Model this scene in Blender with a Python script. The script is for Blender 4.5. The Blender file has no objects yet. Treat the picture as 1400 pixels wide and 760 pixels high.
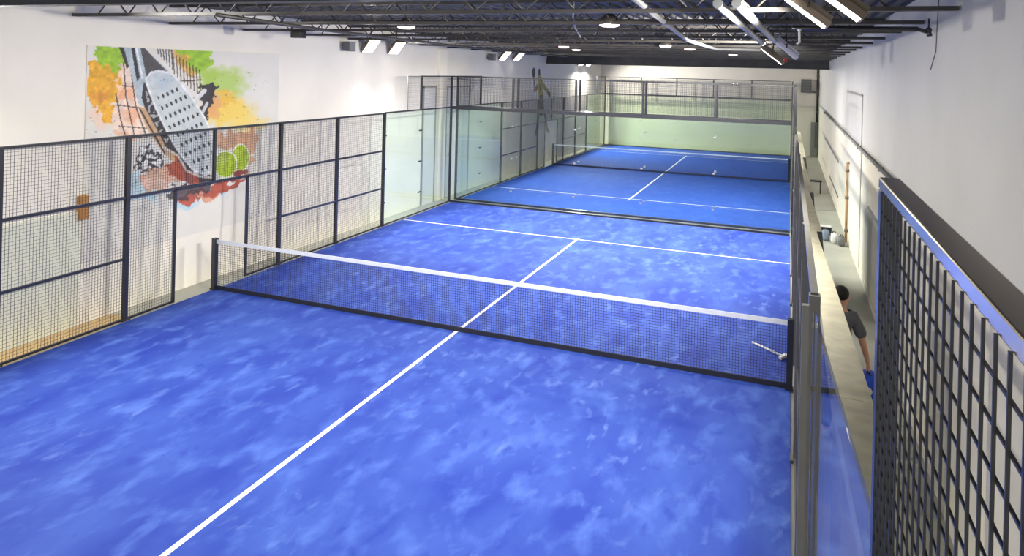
import bpy, math, random
import numpy as np
from mathutils import Vector, Matrix
random.seed(7)
S = bpy.context.scene
COL = S.collection
PI = math.pi

# ------------------------------------------------------------------ camera
CAM = Vector((4.8942, -10.3931, 4.2287)); YAW, ROLL, FPX, PX, PY = .3741, .0248, 972.53, 697.85, 95.65
_F = Vector((-math.sin(YAW), math.cos(YAW), 0)); _R = Vector((math.cos(YAW), math.sin(YAW), 0)); _U = Vector((0, 0, 1))
_R2 = _R*math.cos(ROLL) + _U*math.sin(ROLL); _U2 = -_R*math.sin(ROLL) + _U*math.cos(ROLL)
cd = bpy.data.cameras.new('camera'); cam = bpy.data.objects.new('camera', cd); COL.objects.link(cam)
cd.sensor_width = 36; cd.lens = FPX/1400*36
cd.shift_x = (700-PX)/1400; cd.shift_y = (PY-380)/1400; cd.clip_start = .05; cd.clip_end = 200
m = Matrix(((_R2.x, _U2.x, -_F.x), (_R2.y, _U2.y, -_F.y), (_R2.z, _U2.z, -_F.z))).to_4x4()
m.translation = CAM; cam.matrix_world = m; S.camera = cam

# ------------------------------------------------------------------ materials
def lin(c):
    return tuple(((x/255)/12.92 if x/255 <= .04045 else ((x/255+.055)/1.055)**2.4) for x in c) + (1,)
def mat(name, rgb, rough=.6, metal=0, var=0, scale=3, bump=0, spec=.5, coat=0):
    mt = bpy.data.materials.new(name); mt.use_nodes = True; nt = mt.node_tree; b = nt.nodes['Principled BSDF']
    c = lin(rgb); b.inputs['Base Color'].default_value = c; b.inputs['Roughness'].default_value = rough
    b.inputs['Metallic'].default_value = metal; b.inputs['Specular IOR Level'].default_value = spec
    b.inputs['Coat Weight'].default_value = coat; b.inputs['Coat Roughness'].default_value = .12
    if var or bump:
        tc = nt.nodes.new('ShaderNodeTexCoord'); nz = nt.nodes.new('ShaderNodeTexNoise')
        nz.inputs['Scale'].default_value = scale; nz.inputs['Detail'].default_value = 6
        nt.links.new(tc.outputs['Object'], nz.inputs['Vector'])
        if var:
            rp = nt.nodes.new('ShaderNodeValToRGB')
            rp.color_ramp.elements[0].position = .3; rp.color_ramp.elements[1].position = .7
            rp.color_ramp.elements[0].color = tuple(x*(1-var) for x in c[:3])+(1,)
            rp.color_ramp.elements[1].color = tuple(min(1, x*(1+var)) for x in c[:3])+(1,)
            nt.links.new(nz.outputs['Fac'], rp.inputs['Fac']); nt.links.new(rp.outputs['Color'], b.inputs['Base Color'])
        if bump:
            bp = nt.nodes.new('ShaderNodeBump'); bp.inputs['Strength'].default_value = bump; bp.inputs['Distance'].default_value = .01
            nt.links.new(nz.outputs['Fac'], bp.inputs['Height']); nt.links.new(bp.outputs['Normal'], b.inputs['Normal'])
    return mt
def emit(name, rgb, st):
    mt = bpy.data.materials.new(name); mt.use_nodes = True; nt = mt.node_tree; b = nt.nodes['Principled BSDF']
    b.inputs['Base Color'].default_value = lin(rgb); b.inputs['Emission Color'].default_value = lin(rgb)
    b.inputs['Emission Strength'].default_value = st; return mt
def glass_mat(name, tint, ior=1.5):
    mt = bpy.data.materials.new(name); mt.use_nodes = True; nt = mt.node_tree; nt.nodes.clear()
    o = nt.nodes.new('ShaderNodeOutputMaterial'); mx = nt.nodes.new('ShaderNodeMixShader')
    fr = nt.nodes.new('ShaderNodeFresnel'); ge = nt.nodes.new('ShaderNodeNewGeometry'); mi = nt.nodes.new('ShaderNodeMix')
    mi.inputs[2].default_value = ior; mi.inputs[3].default_value = 1/ior      # same reflectance for both faces of the pane
    nt.links.new(ge.outputs['Backfacing'], mi.inputs[0]); nt.links.new(mi.outputs[0], fr.inputs['IOR'])
    tr = nt.nodes.new('ShaderNodeBsdfTransparent'); tr.inputs['Color'].default_value = tint+(1,)
    gl = nt.nodes.new('ShaderNodeBsdfGlossy'); gl.inputs['Roughness'].default_value = 0.02
    nt.links.new(fr.outputs[0], mx.inputs[0]); nt.links.new(tr.outputs[0], mx.inputs[1]); nt.links.new(gl.outputs[0], mx.inputs[2])
    nt.links.new(mx.outputs[0], o.inputs[0]); return mt
def turf_mat(name, base, dark, light, sand, contrast, sandpos):
    mt = bpy.data.materials.new(name); mt.use_nodes = True; nt = mt.node_tree; b = nt.nodes['Principled BSDF']
    b.inputs['Roughness'].default_value = .75; b.inputs['Specular IOR Level'].default_value = .25
    N = nt.nodes.new; L = nt.links.new
    tc = N('ShaderNodeTexCoord')
    def noise(scale, sx, sy, rot, det=6, dist=0):
        mp = N('ShaderNodeMapping'); mp.inputs['Scale'].default_value = (sx, sy, 1); mp.inputs['Rotation'].default_value = (0, 0, rot)
        n = N('ShaderNodeTexNoise'); n.inputs['Scale'].default_value = scale; n.inputs['Detail'].default_value = det
        n.inputs['Distortion'].default_value = dist
        L(tc.outputs['Object'], mp.inputs['Vector']); L(mp.outputs['Vector'], n.inputs['Vector']); return n.outputs['Fac']
    def ramp(fac, p0, c0, p1, c1):
        r = N('ShaderNodeValToRGB'); e = r.color_ramp.elements
        e[0].position = p0; e[0].color = c0; e[1].position = p1; e[1].color = c1; L(fac, r.inputs['Fac']); return r.outputs['Color']
    def mix(f, a, bb):
        x = N('ShaderNodeMix'); x.data_type = 'RGBA'
        if hasattr(f, 'links'): L(f, x.inputs[0])
        else: x.inputs[0].default_value = f
        for s, v in ((x.inputs[6], a), (x.inputs[7], bb)):
            if hasattr(v, 'links'): L(v, s)
            else: s.default_value = v
        return x.outputs[2]
    k = (0, 0, 0, 1); w = (1, 1, 1, 1)
    c = mix(ramp(noise(1.3, 1, .5, .45, 9, .3), .5-contrast, k, .5+contrast, w), lin(dark), lin(base))
    c = mix(ramp(noise(3.6, 1, .55, -.5, 10, .2), .50, k, .76, w), c, lin(light))
    c = mix(ramp(noise(4.2, 1, .6, .5, 9, .3), .58, k, .70, (.75, .75, .75, 1)), c, lin(dark))
    sa = N('ShaderNodeMath'); sa.operation = 'MULTIPLY'
    L(ramp(noise(5.5, 1, .5, -.9, 10, .4), sandpos, k, sandpos+.2, w), sa.inputs[0]); L(ramp(noise(.5, 1, .8, 0, 4), .42, k, .62, w), sa.inputs[1])
    c = mix(sa.outputs[0], c, lin(sand))
    L(c, b.inputs['Base Color'])
    g = noise(140, 1, 1, 0, 2); bp = N('ShaderNodeBump'); bp.inputs['Strength'].default_value = .25; bp.inputs['Distance'].default_value = .004
    L(g, bp.inputs['Height']); L(bp.outputs['Normal'], b.inputs['Normal'])
    return mt
def wall_mat(name, up, low=None, zsplit=0, block=False):
    mt = bpy.data.materials.new(name); mt.use_nodes = True; nt = mt.node_tree; b = nt.nodes['Principled BSDF']
    b.inputs['Roughness'].default_value = .7; b.inputs['Specular IOR Level'].default_value = .3
    N = nt.nodes.new; L = nt.links.new; tc = N('ShaderNodeTexCoord')
    n = N('ShaderNodeTexNoise'); n.inputs['Scale'].default_value = .9; n.inputs['Detail'].default_value = 7; L(tc.outputs['Object'], n.inputs['Vector'])
    r = N('ShaderNodeValToRGB'); r.color_ramp.elements[0].position = .35; r.color_ramp.elements[1].position = .65
    r.color_ramp.elements[0].color = tuple(x*.94 for x in lin(up)[:3])+(1,); r.color_ramp.elements[1].color = lin(up); L(n.outputs['Fac'], r.inputs['Fac'])
    out = r.outputs['Color']
    if low:
        sp = N('ShaderNodeSeparateXYZ'); L(tc.outputs['Object'], sp.inputs[0])
        lt = N('ShaderNodeMath'); lt.operation = 'LESS_THAN'; lt.inputs[1].default_value = zsplit; L(sp.outputs['Z'], lt.inputs[0])
        x = N('ShaderNodeMix'); x.data_type = 'RGBA'; L(lt.outputs[0], x.inputs[0]); L(out, x.inputs[6]); x.inputs[7].default_value = lin(low); out = x.outputs[2]
    L(out, b.inputs['Base Color'])
    bp = N('ShaderNodeBump'); bp.inputs['Strength'].default_value = .12; bp.inputs['Distance'].default_value = .02
    n2 = N('ShaderNodeTexNoise'); n2.inputs['Scale'].default_value = 30; L(tc.outputs['Object'], n2.inputs['Vector'])
    L(n2.outputs['Fac'], bp.inputs['Height']); L(bp.outputs['Normal'], b.inputs['Normal'])
    return mt

M = dict(
    turf=turf_mat('turf_near', (57, 86, 176), (36, 62, 160), (78, 110, 196), (104, 132, 203), .14, .57),
    turf2=turf_mat('turf_far', (46, 90, 186), (40, 80, 176), (54, 100, 194), (130, 155, 212), .25, .70),
    line=mat('line_white', (232, 236, 240), .7, var=.06, scale=9),
    wall=wall_mat('wall_white', (236, 230, 216)),
    wallr=wall_mat('wall_right_paint', (216, 214, 206), (232, 226, 206), 2.70),
    floor=mat('concrete', (172, 172, 160), .55, var=.10, scale=1.2),
    floorl=mat('concrete_tan', (196, 168, 122), .7, var=.10, scale=2.5),
    deck=mat('deck_black', (66, 65, 64), .6, var=.3, scale=1.5),
    joist=mat('joist_black', (70, 66, 62), .42, var=.25, scale=4),
    beam=mat('beam_slate', (44, 48, 56), .5, var=.12, scale=2),
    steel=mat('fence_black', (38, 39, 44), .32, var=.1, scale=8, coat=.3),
    steelg=mat('fence_lit_taupe', (112, 110, 104), .4, var=.08, scale=8, coat=.3),  # dark fence steel in a paler copy, lamp light put into the colour
    gloss=mat('fence_gloss', (232, 216, 184), .2, metal=.85),
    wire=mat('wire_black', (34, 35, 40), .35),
    wireg=mat('wire_lit_grey', (92, 92, 92), .4), wiref=mat('wire_front', (44, 44, 46), .4),  # first wire: black mesh with its lit grey look painted into the colour
    net=mat('net_black', (28, 32, 52), .7),
    band=mat('net_band', (30, 32, 44), .7),
    glass=glass_mat('glass_clear', (.955, .985, .975)),
    glassg=glass_mat('glass_green', (.90, .945, .875)),
    glassl=glass_mat('glass_pale', (.93, .975, .955)),
    clip=mat('clip_steel', (70, 72, 74), .35, .6),
    beige=mat('ledge_beige', (196, 190, 164), .65, var=.13, scale=9),
    dark=mat('dark_panel', (22, 22, 24), .6),
    grey=mat('grey_box', (128, 130, 128), .5, var=.06),
    greyd=mat('grey_dark', (96, 98, 98), .5),
    lav=mat('lamp_back', (214, 214, 226), .4),
    brown=mat('lamp_body', (120, 106, 88), .45),
    lens=emit('lamp_lens', (255, 250, 238), 5),
    pink=emit('lamp_pink', (255, 226, 216), 3.0),
    white=mat('white_plastic', (226, 226, 224), .45),
    galv=mat('galvanised', (168, 168, 166), .4, .3, var=.1),
    copper=mat('old_pipe', (176, 138, 96), .5, var=.15),
    red=mat('red_cap', (190, 54, 40), .5),
    amber=mat('amber_box', (178, 124, 62), .6),
    palegreen=mat('pale_green_panel', (216, 217, 198), .5, var=.04),
    door=mat('door_paint', (216, 214, 208), .6, var=.03),
    frame=mat('door_frame', (150, 150, 148), .5),
    pillar=mat('pillar_paint', (240, 234, 218), .6),
    skin=mat('skin', (216, 164, 134), .5), hair=mat('hair', (20, 17, 16), .7, bump=.6, scale=60),
    shirt=mat('shirt', (100, 102, 106), .85, bump=.3, scale=40), trousers=mat('trousers', (30, 32, 40), .85), shoe=mat('shoe', (220, 220, 220), .6),
    bag=mat('bag_blue', (30, 78, 206), .6), bagg=mat('bag_grey', (120, 134, 150), .7), canvas=mat('canvas', (226, 222, 212), .75, var=.03),
)

# ------------------------------------------------------------------ mesh builder
class MB:
    def __init__(s): s.v = []; s.f = []; s.m = []; s.s = []
    def box(s, x0, x1, y0, y1, z0, z1, mi=0):
        n = len(s.v)
        s.v += [(x, y, z) for z in (z0, z1) for y in (y0, y1) for x in (x0, x1)]
        for q in ((0, 2, 3, 1), (4, 5, 7, 6), (0, 1, 5, 4), (2, 6, 7, 3), (0, 4, 6, 2), (1, 3, 7, 5)):
            s.f.append(tuple(n+i for i in q)); s.m.append(mi); s.s.append(False)
    def tube(s, pts, r, n=8, mi=0, smooth=True):
        pts = [Vector(p) for p in pts]; rs = r if isinstance(r, (list, tuple)) else [r]*len(pts)
        base = len(s.v); up = None
        for i, p in enumerate(pts):
            d = (pts[min(i+1, len(pts)-1)]-pts[max(i-1, 0)]).normalized()
            if up is None: up = Vector((0, 0, 1)) if abs(d.z) < .9 else Vector((1, 0, 0))
            a = d.cross(up).normalized(); b = a.cross(d).normalized()
            for k in range(n):
                t = 2*PI*(k+.5)/n; s.v.append(tuple(p+(a*math.cos(t)+b*math.sin(t))*rs[i]))
        for i in range(len(pts)-1):
            for k in range(n):
                s.f.append((base+i*n+k, base+i*n+(k+1) % n, base+(i+1)*n+(k+1) % n, base+(i+1)*n+k)); s.m.append(mi); s.s.append(smooth)
        s.f.append(tuple(base+k for k in range(n))[::-1]); s.m.append(mi); s.s.append(False)
        e = base+(len(pts)-1)*n; s.f.append(tuple(e+k for k in range(n))); s.m.append(mi); s.s.append(False)
    def prism(s, poly, z0, z1, mi=0):        # polygon in xy, extruded in z
        n = len(poly); b = len(s.v)
        s.v += [(x, y, z0) for x, y in poly]+[(x, y, z1) for x, y in poly]
        s.f += [tuple(b+i for i in range(n))[::-1], tuple(b+n+i for i in range(n))]; s.m += [mi]*2; s.s += [False]*2
        for i in range(n):
            j = (i+1) % n; s.f.append((b+i, b+j, b+n+j, b+n+i)); s.m.append(mi); s.s.append(False)
    def ball(s, c, r, mi=0, nu=14, nv=9, sq=1.0):
        c = Vector(c); r = Vector(r) if not isinstance(r, (int, float)) else Vector((r, r, r)); b = len(s.v)
        pw = lambda t: math.copysign(abs(t)**sq, t)
        for i in range(nv+1):
            p = PI*i/nv
            for j in range(nu):
                t = 2*PI*j/nu
                s.v.append((c.x+r.x*pw(math.sin(p))*pw(math.cos(t)), c.y+r.y*pw(math.sin(p))*pw(math.sin(t)), c.z+r.z*pw(math.cos(p))))
        for i in range(nv):
            for j in range(nu):
                s.f.append((b+i*nu+j, b+(i+1)*nu+j, b+(i+1)*nu+(j+1) % nu, b+i*nu+(j+1) % nu)); s.m.append(mi); s.s.append(True)
    def mesh(s, name, mats, loc=(0, 0, 0), bevel=0):
        me = bpy.data.meshes.new(name)
        me.from_pydata([(x-loc[0], y-loc[1], z-loc[2]) for x, y, z in s.v], [], s.f)
        for q in (mats if isinstance(mats, (list, tuple)) else [mats]): me.materials.append(q)
        me.polygons.foreach_set('material_index', s.m); me.polygons.foreach_set('use_smooth', s.s); me.update()
        return me
    def build(s, name, mats, parent=None, loc=None, bevel=0):
        l = tuple(parent.location) if parent and loc is None else (loc or (0, 0, 0))
        if parent and parent.parent: l = tuple(parent.parent.location)
        o = bpy.data.objects.new(name, s.mesh(name, mats, l)); COL.objects.link(o)
        if parent: o.parent = parent
        else: o.location = l
        if bevel:
            b = o.modifiers.new('bevel', 'BEVEL'); b.width = bevel; b.segments = 2; b.limit_method = 'ANGLE'
        return o
def tag(o, label, cat, group=None):
    o['label'] = label; o['category'] = cat
    if group: o['group'] = group
    return o
def thing(name, label, cat, loc=(0, 0, 0), group=None):
    o = bpy.data.objects.new(name, None); o.empty_display_size = .2; COL.objects.link(o); o.location = loc
    return tag(o, label, cat, group)
def struct(o): o['kind'] = 'structure'; return o
def dup(root, loc, label, rz=None):
    r = root.copy(); COL.objects.link(r); r.location = loc; r['label'] = label
    if rz is not None: r.rotation_euler = (0, 0, rz)
    for ch in list(root.children):
        c = ch.copy(); COL.objects.link(c); c.parent = r
        for g in list(ch.children):
            d = g.copy(); COL.objects.link(d); d.parent = c
    return r
def bx(x0, x1, y0, y1, z0, z1):
    b = MB(); b.box(x0, x1, y0, y1, z0, z1); return b

# ------------------------------------------------------------------ setting
WL, WR, WB, ZC = -5.6, 6.40, 31.2, 5.27
NEAR = -13.0
g = bx(-5.10, WR+.2, NEAR, WB, -.2, -.02); struct(g.build('floor', M['floor']))
struct(bx(WL-.2, -5.10, NEAR, -1.7, -.2, -.02).build('floor_left', M['floorl']))
struct(bx(WL-.2, -5.10, -1.7, WB, -.2, -.02).build('floor_left', M['floor']))
struct(bx(WL-.2, WL, NEAR, WB+.2, -.2, ZC+.05).build('wall_left', M['wall']))
struct(bx(WR, WR+.2, NEAR, WB+.2, -.2, ZC+.05).build('wall_right', M['wallr']))
struct(bx(WL, WR, WB, WB+.2, -.2, ZC+.05).build('wall_back', M['wall']))
g = MB(); x = WL; prof = []
while x < WR-.02:                              # ribbed steel deck, ribs along the hall
    prof += [(x, ZC), (x+.09, ZC), (x+.11, ZC+.045), (x+.18, ZC+.045)]; x += .2
prof = [p for p in prof if p[0] < WR]+[(WR, ZC)]
n = len(prof)
for yy in (NEAR, WB):
    g.v += [(px, yy, pz) for px, pz in prof]
for i in range(n-1):
    g.f.append((i, i+1, n+i+1, n+i)); g.m.append(0); g.s.append(False)
g.box(WL-.2, WR+.2, NEAR, WB+.2, ZC+.05, ZC+.2)
struct(g.build('ceiling', M['deck']))
# tall openings in the left wall between the two courts
g = MB(); g.box(WL, WL+.03, 9.02, 9.80, -.02, 3.62, 0)
for a in ((8.98, 9.03), (9.79, 9.84)): g.box(WL, WL+.05, a[0], a[1], -.02, 3.66, 1)
g.box(WL, WL+.05, 8.98, 9.84, 3.61, 3.66, 1); struct(g.build('door_1', [M['door'], M['frame']]))
g = MB(); g.box(WL, WL+.03, 10.62, 12.34, -.02, 3.60, 0)
for a in ((10.57, 10.62), (12.33, 12.38)): g.box(WL, WL+.05, a[0], a[1], -.02, 3.64, 1)
g.box(WL, WL+.05, 10.57, 12.38, 3.60, 3.64, 1); struct(g.build('door_2', [M['door'], M['frame']]))
struct(bx(WL, WL+.09, 9.95, 10.46, -.02, ZC-.45).build('trim_1', M['pillar']))
struct(bx(WL, WL+.02, -10, -2.32, -.02, 1.80).build('trim_2', M['palegreen']))
g = MB(); g.box(WR-.015, WR, 6.9, 11.2, -.02, 3.84, 0); g.box(WR-.03, WR, 6.86, 11.24, 3.84, 3.88, 1)
g.box(WR-.022, WR, 6.86, 6.9, -.02, 3.84, 0); struct(g.build('door_3', [M['wallr'], M['frame']]))
for k, (ya, za, yb, zb) in enumerate(((14.3, 1.62, 23.6, 1.58), (14.2, .55, 19.5, .5), (2.4, 1.74, 5.3, 1.70))):
    g = bx(WR-.02, WR, ya, yb, zb-.03, zb+.03); struct(g.build('trim_%d' % (k+3), M['frame']))
struct(bx(WR-.012, WR, -10, WB, -.02, .12).build('baseboard_right', M['wall']))

# ------------------------------------------------------------------ courts
G2 = 20.3                                      # net line of the farther court
def court(y0, tm, label, ylo, yhi):
    t = thing('court_turf', label, 'court', (0, y0, 0))
    bx(-5.02, 5.0, ylo, yhi, -.02, 0).build('turf', tm, t)
    for nm, r in (('service_line', (-4.99, 4.99, y0+6.925, y0+6.975)), ('service_line', (-4.99, 4.99, y0-6.975, y0-6.925)),
                  ('center_line', (-.03, .03, max(ylo, y0-7.1), y0+7.1))):
        bx(r[0], r[1], r[2], r[3], -.0005, .002).build(nm, M['line'], t)
    return t
court(0, M['turf'], 'scuffed sandy blue turf of the nearer court, marked with white lines', -10, 9.95)
court(G2, M['turf2'], 'smooth blue turf of the farther court beyond the glass dividing walls', 10.49, 30.26)

_wc = {}
def wires(axis, L, H, r=.002, p=.05):          # welded wire panel in its own plane, origin at the lower corner
    k = (axis, round(L, 3), round(H, 3), r)
    if k in _wc: return _wc[k]
    b = MB(); nv = max(1, round(L/p)); nh = max(1, round(H/p))
    for i in range(1, nv):
        a = L*i/nv
        if axis == 'y': b.box(-r, r, a-r, a+r, 0, H)
        else: b.box(a-r, a+r, -r, r, 0, H)
    for i in range(1, nh):
        z = H*i/nh
        if axis == 'y': b.box(r, 2.6*r, 0, L, z-r, z+r)
        else: b.box(0, L, r, 2.6*r, z-r, z+r)
    _wc[k] = b; return b
_wm = {}
def wire_panel(parent, axis, x, y, z, L, H, r=.002, mt='wire', name='mesh_panel'):
    b = wires(axis, L, H, r); key = (axis, round(L, 3), round(H, 3), r, mt)
    if key not in _wm: _wm[key] = b.mesh('mesh_panel', M[mt])
    o = bpy.data.objects.new(name, _wm[key]); COL.objects.link(o); o.parent = parent
    o.location = (x-parent.location.x, y-parent.location.y, z-parent.location.z); return o

def side_fence(x, yc, label, ylist=(-6, -3.9, -1.87, 1.87, 3.9, 6), w=.04, inner=.03, st='steel', wm='wire'):
    t = thing('side_fence', label, 'fence', (x, yc, 0))
    for y in ylist:
        g = bx(x-inner, x+inner, yc+y-w, yc+y+w, 0, 3.0); g.box(x-.06, x+.06, yc+y-.07, yc+y+.07, 0, .015); g.build('post', M[st], t)
    for y in (-.89, .89): bx(x-.02, x+.02, yc+y-.022, yc+y+.022, 0, 2.0).build('gate_post', M[st], t)
    bx(x-.022, x+.022, yc-.022, yc+.022, 2.02, 2.98).build('upper_post', M[st], t)
    a, b = ylist[0], ylist[-1]
    bx(x-.02, x+.02, yc+a, yc+b, 2.97, 3.01).build('top_rail', M[st], t)
    bx(x-.02, x+.02, yc+a, yc+b, 1.975, 2.02).build('middle_rail', M[st], t)
    for s in (-1, 1):
        lo, hi = (1.87, 6) if s > 0 else (-6, -1.87)
        bx(x-.018, x+.018, yc+lo, yc+hi, .98, 1.02).build('lower_rail', M[st], t)
        lo, hi = (.89, 6) if s > 0 else (-6, -.89)
        bx(x-.018, x+.018, yc+lo, yc+hi, .0, .035).build('bottom_rail', M[st], t)
    for lo, hi in ((-6, -3.9), (-3.9, -1.87), (1.87, 3.9), (3.9, 6)):
        for z0, z1 in ((.03, .98), (1.02, 1.975), (2.02, 2.97)): wire_panel(t, 'y', x, yc+lo, z0, hi-lo, z1-z0, mt=wm)
    for lo, hi in ((-1.87, -.89), (.89, 1.87)): wire_panel(t, 'y', x, yc+lo, .03, hi-lo, 1.945, mt=wm)
    for lo, hi in ((-1.87, 0), (0, 1.87)): wire_panel(t, 'y', x, yc+lo, 2.02, hi-lo, .95, mt=wm)
    return t
def glass_corner(x, ya, yb, label, gm, corner, tall, out=1, xp=None, upper=True):
    # four metres of 3 m glass along the side; corner = y of the end wall; tall = y where the 4 m part starts
    t = thing('glass_side_wall', label, 'glass wall', (x, min(ya, yb), 0))
    lo, hi = min(ya, yb), max(ya, yb); mid = (lo+hi)/2
    for a, b in ((lo+.02, mid-.004), (mid+.004, hi-.02)):
        p = bx(x-.006, x+.006, a, b, .02, 2.985).build('glass_pane', M[gm], t)
    for y in (lo+.06, mid-.05, mid+.05, hi-.06):
        for z in (.6, 1.5, 2.4):
            g = MB(); g.tube([(x-.022, y, z), (x+.022, y, z)], .022, 8); g.build('glass_clip', M['clip'], t)
    bx(x-.02, x+.02, lo, hi, 2.985, 3.025).build('top_rail', M['steel'], t)
    bx(x-.02, x+.02, lo, hi, 0, .03).build('bottom_rail', M['steel'], t)
    g = bx(x-.03, x+.03, corner-.03, corner+.03, 0, 4.0); g.build('corner_post', M['steel'], t)
    if upper:
        a, b = min(tall, corner), max(tall, corner)
        bx(x-.025, x+.025, tall-.03, tall+.03, 3.025, 4.0).build('upper_post', M['steel'], t)
        bx(x-.02, x+.02, a, b, 3.965, 4.0).build('upper_rail', M['steel'], t)
        wire_panel(t, 'y', x, a, 3.025, b-a, .94)
    return t
def end_wall(y, label, gm, x0=-5.1, x1=5.03):
    t = thing('end_wall', label, 'glass wall', (0, y, 0))
    xs = [x0+.05, -3, -1, 1, 3, x1-.05]
    for a, b in zip(xs, xs[1:]):
        bx(a+.004, b-.004, y-.006, y+.006, .03, 2.93).build('glass_pane', M[gm], t)
        wire_panel(t, 'x', a, y, 3.06, b-a, .90)
    for xx in xs[1:-1]:
        bx(xx-.03, xx+.03, y-.03, y+.03, 3.04, 4.0).build('upper_post', M['steel'], t)
        for z in (.5, 1.5, 2.5):
            g = MB(); g.box(xx-.03, xx+.03, y-.018, y+.018, z-.02, z+.02); g.build('glass_clip', M['grey'], t)
    bx(x0+.04, x1-.04, y-.04, y+.04, 2.94, 3.04).build('middle_rail', M['steel'], t)
    bx(x0+.04, x1-.04, y-.025, y+.025, 3.96, 4.0).build('top_rail', M['steel'], t)
    bx(x0+.04, x1-.04, y-.035, y+.035, 0, .045).build('bottom_rail', M['steel'], t)
    return t
XL, XR = -5.10, 5.03
side_fence(XL, 0, 'black wire mesh side fence standing in front of the big racket mural')
side_fence(XL, G2, 'black wire mesh side fence of the farther court, below the jumping player mural')
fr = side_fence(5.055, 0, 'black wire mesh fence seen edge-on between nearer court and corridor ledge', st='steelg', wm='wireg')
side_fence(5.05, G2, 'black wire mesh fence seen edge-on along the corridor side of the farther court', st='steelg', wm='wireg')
t = glass_corner(XL, 6.03, 10.0, 'pale glass side wall between mural fence and first corner post, doors behind it', 'glassl', 10.0, 8.0)
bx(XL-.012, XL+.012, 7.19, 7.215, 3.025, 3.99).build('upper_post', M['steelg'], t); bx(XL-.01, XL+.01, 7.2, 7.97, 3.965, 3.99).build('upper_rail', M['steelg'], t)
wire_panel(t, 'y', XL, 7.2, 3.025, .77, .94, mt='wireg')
glass_corner(XL, G2-6.03, 10.45, 'pale glass side wall just beyond the double corner posts, farther court', 'glassl', 10.45, G2-8.0)
glass_corner(XL, G2+6.03, G2+10.0, 'green glass side wall in the farthest corner opposite the corridor', 'glassg', G2+10.0, G2+8.0)
glass_corner(5.05, 6.03, 10.0, 'glass side wall seen edge-on at the corridor, far end of nearer court', 'glass', 10.0, 8.0)
glass_corner(5.05, G2-6.03, 10.45, 'glass side wall seen edge-on at the corridor, near end of farther court', 'glass', 10.45, G2-8.0)
glass_corner(5.05, G2+6.03, G2+10.0, 'glass side wall seen edge-on at the farthest corridor corner', 'glass', G2+10.0, G2+8.0)
end_wall(10.0, 'glass end wall of the nearer court with black mesh above, first of the dividing pair', 'glass')
end_wall(10.45, 'glass end wall of the farther court just behind its twin dividing wall', 'glass')
end_wall(30.3, 'pale green glass end wall closing the farthest end of the hall', 'glassg')

# near corridor-side corner: 3 m glass with a 1 m mesh frame on top beside the camera
t = thing('glass_side_wall', 'blue-reflecting glass side wall beside the beige ledge, nearest the camera', 'glass wall', (5.10, -10, 0))
def slant(y): return 5.045+(-6.27-y)*.052
for a, b in ((-8.10, -6.27), (-10.2, -8.11)):
    g = MB(); g.prism([(slant(a)-.006, a), (slant(a)+.006, a), (slant(b)+.006, b), (slant(b)-.006, b)], .02, 2.99); g.build('glass_pane', M['glass'], t)
g = MB(); g.prism([(slant(-10.2)-.02, -10.2), (slant(-10.2)+.02, -10.2), (5.065, -6.27), (5.025, -6.27)], 0, .019); g.build('bottom_rail', M['steel'], t)
t = thing('corner_post', 'lit-taupe corner post rising edge-on at the near end of the corridor fence', 'post', (5.04, -6.2, 0))
bx(4.985, 5.025, -6.24, -6.19, 0, 3.0).build('upright', M['steelg'], t, bevel=.004)
bx(4.975, 5.035, -6.25, -6.18, 0, .02).build('foot_plate', M['steelg'], t)
t = thing('mesh_frame', 'big black wire mesh frame with glossy rail, close in the foreground', 'fence', (5.11, -10, 3.0))
YE = -8.55
g = bx(5.094, 5.138, -10.2, YE+.025, 3.975, 4.0); g.build('top_rail', M['gloss'], t, bevel=.003)
g = bx(5.094, 5.138, YE-.02, YE+.025, 2.99, 3.974); g.build('end_post', M['steel'], t, bevel=.003)
bx(5.094, 5.138, -10.2, YE, 2.99, 3.02).build('bottom_rail', M['gloss'], t)
bx(5.094, 5.138, -10.225, -10.18, 2.99, 3.974).build('end_post', M['steel'], t)
wire_panel(t, 'y', 5.0925, -10.2, 3.0, YE+10.2, .977, .0018, 'wiref')

# ------------------------------------------------------------------ nets
def net(y0, label, x0, x1, tz=.86):
    t = thing('padel_net', label, 'net', (0, y0, 0))
    for xx in (x0, x1):
        g = bx(xx-.04, xx+.04, y0-.045, y0+.045, .003, .95); g.box(xx-.055, xx+.055, y0-.06, y0+.06, .003, .02); g.build('post', M['steel'], t)
    L = x1-x0-.08
    b = MB(); p = .04; nv = int(L/p)
    for i in range(nv):
        xx = x0+.04+L*(i+.5)/nv; b.box(xx-.0017, xx+.0017, y0-.002, y0+.002, .06, .87)
    for i in range(20):
        z = .075+.04*i; b.box(x0+.04, x1-.04, y0-.002, y0+.002, z-.0017, z+.0017)
    b.build('netting', M['net'], t)
    b = MB(); b.box(x0+.04, x1-.04, y0-.008, y0+.008, tz, .925); b.build('tape', M['line'], t)
    b = MB(); b.box(x0+.04, x1-.04, y0-.012, y0+.012, .003, .075); b.build('bottom_band', M['band'], t)
    return t
net(0, 'long black net with white tape across the nearer court', -5.03, 4.985)
net(G2, 'distant black net with white tape across the farther court', -4.98, 4.96, .885)

# white broom lying past the net
t = thing('broom', 'white broom lying on the blue turf beside the net post', 'broom', (4.7, 1.25, 0))
g = MB(); g.tube([(4.44, 1.52, .02), (4.90, 1.10, .03)], .016, 8); g.build('handle', M['white'], t)
g = MB(); g.prism([(4.83, 1.02), (4.88, .99), (4.985, 1.16), (4.93, 1.20)], .012, .05); g.build('head', M['white'], t)
g = MB(); g.prism([(4.84, 1.01), (4.88, .99), (4.98, 1.16), (4.94, 1.19)], .001, .012); g.build('bristles', M['greyd'], t)

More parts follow.
